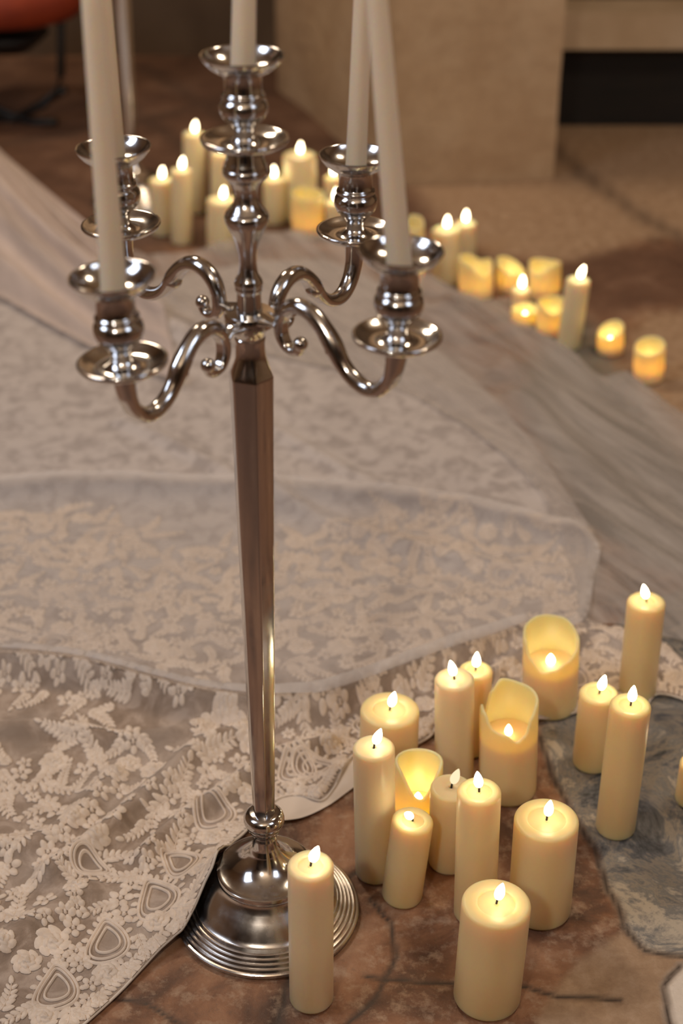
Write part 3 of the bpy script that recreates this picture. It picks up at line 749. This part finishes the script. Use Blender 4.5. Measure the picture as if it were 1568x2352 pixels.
# field motifs
cell = {}
def free(x, y, r):
    for px, py, pr in placed_near(x, y, r):
        if math.hypot(px-x, py-y) < (r+pr)*.70: return False
    return True
def placed_near(x, y, r):
    out = []
    for i in range(int(x//.1)-1, int(x//.1)+2):
        for j in range(int(y//.1)-1, int(y//.1)+2): out += cell.get((i,j), [])
    return out
def put(x, y, r): cell.setdefault((int(x//.1), int(y//.1)), []).append((x, y, r))
for p_ in placed: put(*p_)
cand_xy = np.column_stack([rng.uniform(-.95, .62, 30000), rng.uniform(.95, 2.5, 30000)])
dd, _ = seg_dist(cand_xy, inner_clip); dens = fbm(cand_xy[:,0]*7, cand_xy[:,1]*7, 2)
for (x, y), d_, de in zip(cand_xy, dd, dens):
    if d_ > -.014: continue
    if de < .36 and d_ < -.10: continue
    if y > 2.27+.05*math.sin(x*9): continue
    kind = random.random(); a = random.random()*6.28
    if kind < .14:
        s1 = random.uniform(.036,.050)
        if free(x, y, s1*.5): rose(x, y, s1, a); put(x, y, s1*.5)
    elif kind < .45:
        s1 = random.uniform(.020,.032)
        if free(x, y, s1*.45): flower(x, y, s1, a, random.choice((5,5,6))); put(x, y, s1*.45)
    elif kind < .985:
        s1 = random.uniform(.040,.064)
        mx, my = x+math.cos(a)*s1*.5, y+math.sin(a)*s1*.5
        if free(mx, my, s1*.36): sprig(x, y, s1, a, random.choice((5,6,7))); put(mx, my, s1*.36)
    else:
        s1 = random.uniform(.05,.07)
        if free(x, y, s1*.55): paisley(x, y, s1, a); put(x, y, s1*.55)
LVa = np.array(LV); dL, nrL = seg_dist(LVa[:,:2], inner_clip)
out_ = dL > -.0015; LVa[out_, :2] = nrL[out_]
LVa[:,2] *= 1.9; LVa[:,2] += cloth_z(LVa[:,:2])+.0003
M_lace = mat('lace_applique', rough=.9); t = NT(M_lace); v = t.coord()
t.col(t.ramp(t.noise(v, 60, 4), [(.3,(.68,.565,.465)),(.7,(.84,.72,.61))])); t.bump(t.noise(v, 1400, 2), .35, .001)
lace = mesh_obj('lace_applique', LVa, LF, M_lace, train)

# tulle: sheer outer layer beyond and to the right of the train
def sheer(name, poly_px, zf, step, m, label, cat, rough_edges=0):
    pl = [tuple(q) for q in catmull([g(*p) for p in poly_px]+[g(*poly_px[0])], 4)][:-1]; pa = np.array(pl)
    P_, Q_ = cloth_grid(pl, None, step, (max(pa[:,0].min(),-2.2)-.01, pa[:,0].max()+.01, pa[:,1].min()-.01, pa[:,1].max()+.01))
    z_ = zf(P_, pl); o = mesh_obj(name, np.column_stack([P_, z_]), Q_, m); 
    if label: tag(o, label, cat)
    return o
def px_ang(a, b):
    p, q = g(*a), g(*b); return math.atan2(q[1]-p[1], q[0]-p[0])
def tulle_mat(name, col, alo, ahi, scale, rot):
    m = mat(name, col, .8); t = NT(m)
    gm = t.t.nodes.new('ShaderNodeNewGeometry'); mp = t.t.nodes.new('ShaderNodeMapping'); mp.vector_type = 'TEXTURE'; mp.inputs['Rotation'].default_value = (0,0,rot); mp.inputs['Scale'].default_value = scale
    t.l(gm.outputs['Position'], mp.inputs['Vector']); n = t.noise(mp.outputs[0], 5, 5, .6, .4)
    a = t.ramp(n, [(.35,(alo,)*3),(.65,(ahi,)*3)])
    t.l(a, t.b.inputs['Alpha']); t.bump(n, .5, .01); t.b.inputs['Sheen Weight'].default_value = .3
    return m
M_tulle = tulle_mat('sheer_tulle', (.56,.50,.46), .28, .62, (1.2,.13,1), px_ang((1030,760),(1568,1100)))
M_tulle2 = tulle_mat('sheer_veil', (.66,.55,.50), .62, .90, (1.6,.16,1), px_ang((0,380),(330,640)))
tul = [(250,585),(330,600),(480,588),(620,565),(760,570),(850,612),(960,640),(1060,692),(1190,690),(1250,752),(1330,832),(1395,882),(1440,872),(1500,910),(1568,962),(1700,1060),(1800,1300),(1750,1500),(1568,1478),(1470,1452),(1400,1440),(1345,1440),(1300,1300),(1200,1100),(900,900),(500,800),(300,700)]
TULR = [([(960,650),(1060,760),(1250,840),(1450,900),(1600,990)],.030,.05),([(1030,760),(1200,900),(1400,1020),(1600,1150)],.030,.045),([(1150,900),(1300,1060),(1450,1200),(1600,1290)],.024,.03),([(1330,1190),(1450,1270),(1568,1340)],.02,.02),([(300,610),(480,600),(700,590),(850,640)],.03,.05),([(960,700),(900,800)],.02,.03)]
def tulz(P, pl):
    e0 = np.array(g(1030,760)); e1 = np.array(g(1568,1100)); e = (e1-e0)/np.hypot(*(e1-e0))
    u = e[0]*P[:,0]+e[1]*P[:,1]; v_ = e[1]*P[:,0]-e[0]*P[:,1]+.05*fbm(P[:,0]*4, P[:,1]*4, 2)
    rg = 1-np.abs(2*vnoise(v_*11+40, u*1.6+9)-1); rg2 = 1-np.abs(2*vnoise(v_*27+11, u*3+5)-1)
    z = .006+.022*rg**2+.008*rg2**2
    for L, h_, w_ in TULR: z = z+ridge(P, L, h_, w_)
    d, _ = seg_dist(P, pl); f = np.clip(-d/.05, 0, 1); z = .006+(z-.006)*(f*f*(3-2*f))
    dt, _ = seg_dist(P, TRAIN); ins = np.clip(.5-dt/.02, 0, 1)
    return z*(1-ins)+np.maximum(z, cloth_z(P)+.006)*ins
sheer('tulle_veil', tul, tulz, .012, M_tulle, 'sheer grey-white tulle layer spilling past the train towards the far candles', 'veil')
M_over = tulle_mat('sheer_overlay', (.65,.60,.58), .20, .40, (.6,.3,1), 0)
over = [(-300,1545),(-60,1562),(150,1575),(320,1620),(500,1655),(640,1662),(760,1650),(900,1600),(1050,1545),(1200,1498),(1335,1450),(1360,1350),(1368,1275),(1250,1238),(1050,1195),(850,1165),(640,1152),(420,1142),(200,1136),(-60,1150),(-300,1150)]
def overz(P, pl):
    d, _ = seg_dist(P, pl); return cloth_z(P)+.0075+.003*fbm(P[:,0]*12, P[:,1]*12, 2)+.010*np.sqrt(np.clip(1-((np.abs(d)-.012)/.014)**2, 0, 1))
ov = sheer('sheer_layer', over, overz, .007, M_over, None, None); ov.parent = train; ov['label'] = 'pale sheer band folded across the lace'
co = np.array([v_.co[:] for v_ in ov.data.vertices]); oa = np.array([tuple(q) for q in catmull([g(*p) for p in over]+[g(*over[0])], 4)][:-1]); de, _ = seg_dist(co[:,:2], oa)
ov.data.attributes.new('fold', 'FLOAT', 'POINT').data.foreach_set('value', np.exp(-(de/.017)**4).astype(np.float32))
t = NT(M_over); lk = t.b.inputs['Alpha'].links[0]; src = lk.from_socket; t.t.links.remove(lk); t.l(t.math('ADD', src, t.math('MULTIPLY', t.attr('fold'), .30)), t.b.inputs['Alpha'])
# the veil rising towards the left edge
def veil_left():
    top = [(-250,170),(-120,260),(0,362),(110,455),(215,545),(330,640)]; bot = [(-250,600),(-120,645),(0,700),(110,760),(240,830),(420,900)]
    m_ = 40; k_ = 60; tp = catmull([g(*p) for p in top], 8); bt = catmull([g(*p) for p in bot], 8); n_ = len(tp); V = []
    for i in range(n_):
        a, b = np.array(tp[i]), np.array(bt[i]); fr = i/(n_-1)
        for j in range(k_+1):
            u = j/k_; p = a+(b-a)*u
            lift = (1-fr)**2*.30*math.sin(math.pi*min(u*1.0,1))**.8+.016*math.sin(u*34+2.2*math.sin(fr*3))+.008*math.sin(u*83+3*math.sin(fr*2.3))*(math.sin(math.pi*u))
            V.append((p[0], p[1], lift))
    V = np.array(V); base = cloth_z(V[:,:2]); dt, _ = seg_dist(V[:,:2], TRAIN); V[:,2] = np.where(dt < .02, base+.014, .008)+np.maximum(V[:,2], 0)
    F = [(i*(k_+1)+j, i*(k_+1)+j+1, (i+1)*(k_+1)+j+1, (i+1)*(k_+1)+j) for i in range(n_-1) for j in range(k_)]
    o = mesh_obj('veil', V, F, M_tulle2); tag(o, 'streaked pinkish veil falling diagonally across the upper left of the train', 'veil')
veil_left()

# ------------------------------------------------------------------ seat and stand at the far left
M_black = mat('black_metal', (.012,.011,.011), .5)
M_red = mat('red_cloth', rough=.7); t = NT(M_red); t.col(t.ramp(t.noise(t.coord(), 9, 3), [(.3,(.20,.022,.007)),(.7,(.34,.045,.010))]))
sx_, sy_ = g(60,290)
stool = empty('upholstered_stool', (sx_, sy_, 0))
def sl(px, py, Yo=0):
    x, z = atY(px, py, sy_+Yo); return (x-sx_, Yo, z)
mb = MB(); prof = [(0,-.06),(.15,-.06),(.21,-.045),(.235,0),(.22,.05),(.15,.085),(0,.10)]
cz = sl(0,60)
mb.lathe(prof, 40, (cz[0], .1, cz[2]+.06)).build('seat', M_red, stool)
mb = MB(); mb.lathe([(0,-.03),(.06,-.03),(.10,0),(.12,.02),(0,.02)], 30, (sl(5,128)[0], .1, sl(5,128)[2]+.02)).build('seat_plate', M_black, stool)
MB().tube([sl(140,-60), sl(140,100), sl(140,170), sl(132,210), sl(100,240), sl(50,262)], .012, 10).build('leg', M_black, stool)
MB().tube([sl(-60,225,.05), sl(20,262,.05), sl(80,282,.02), (sl(132,306)[0], 0, .013)], .012, 10).build('leg', M_black, stool)
MB().tube([sl(150,205), sl(90,240,.02), sl(30,275,.04), (sl(-40,305)[0], .04, .013)], .012, 10).build('leg', M_black, stool)
tag(stool, 'dark red seat on crossed black metal legs in the upper left corner', 'stool')
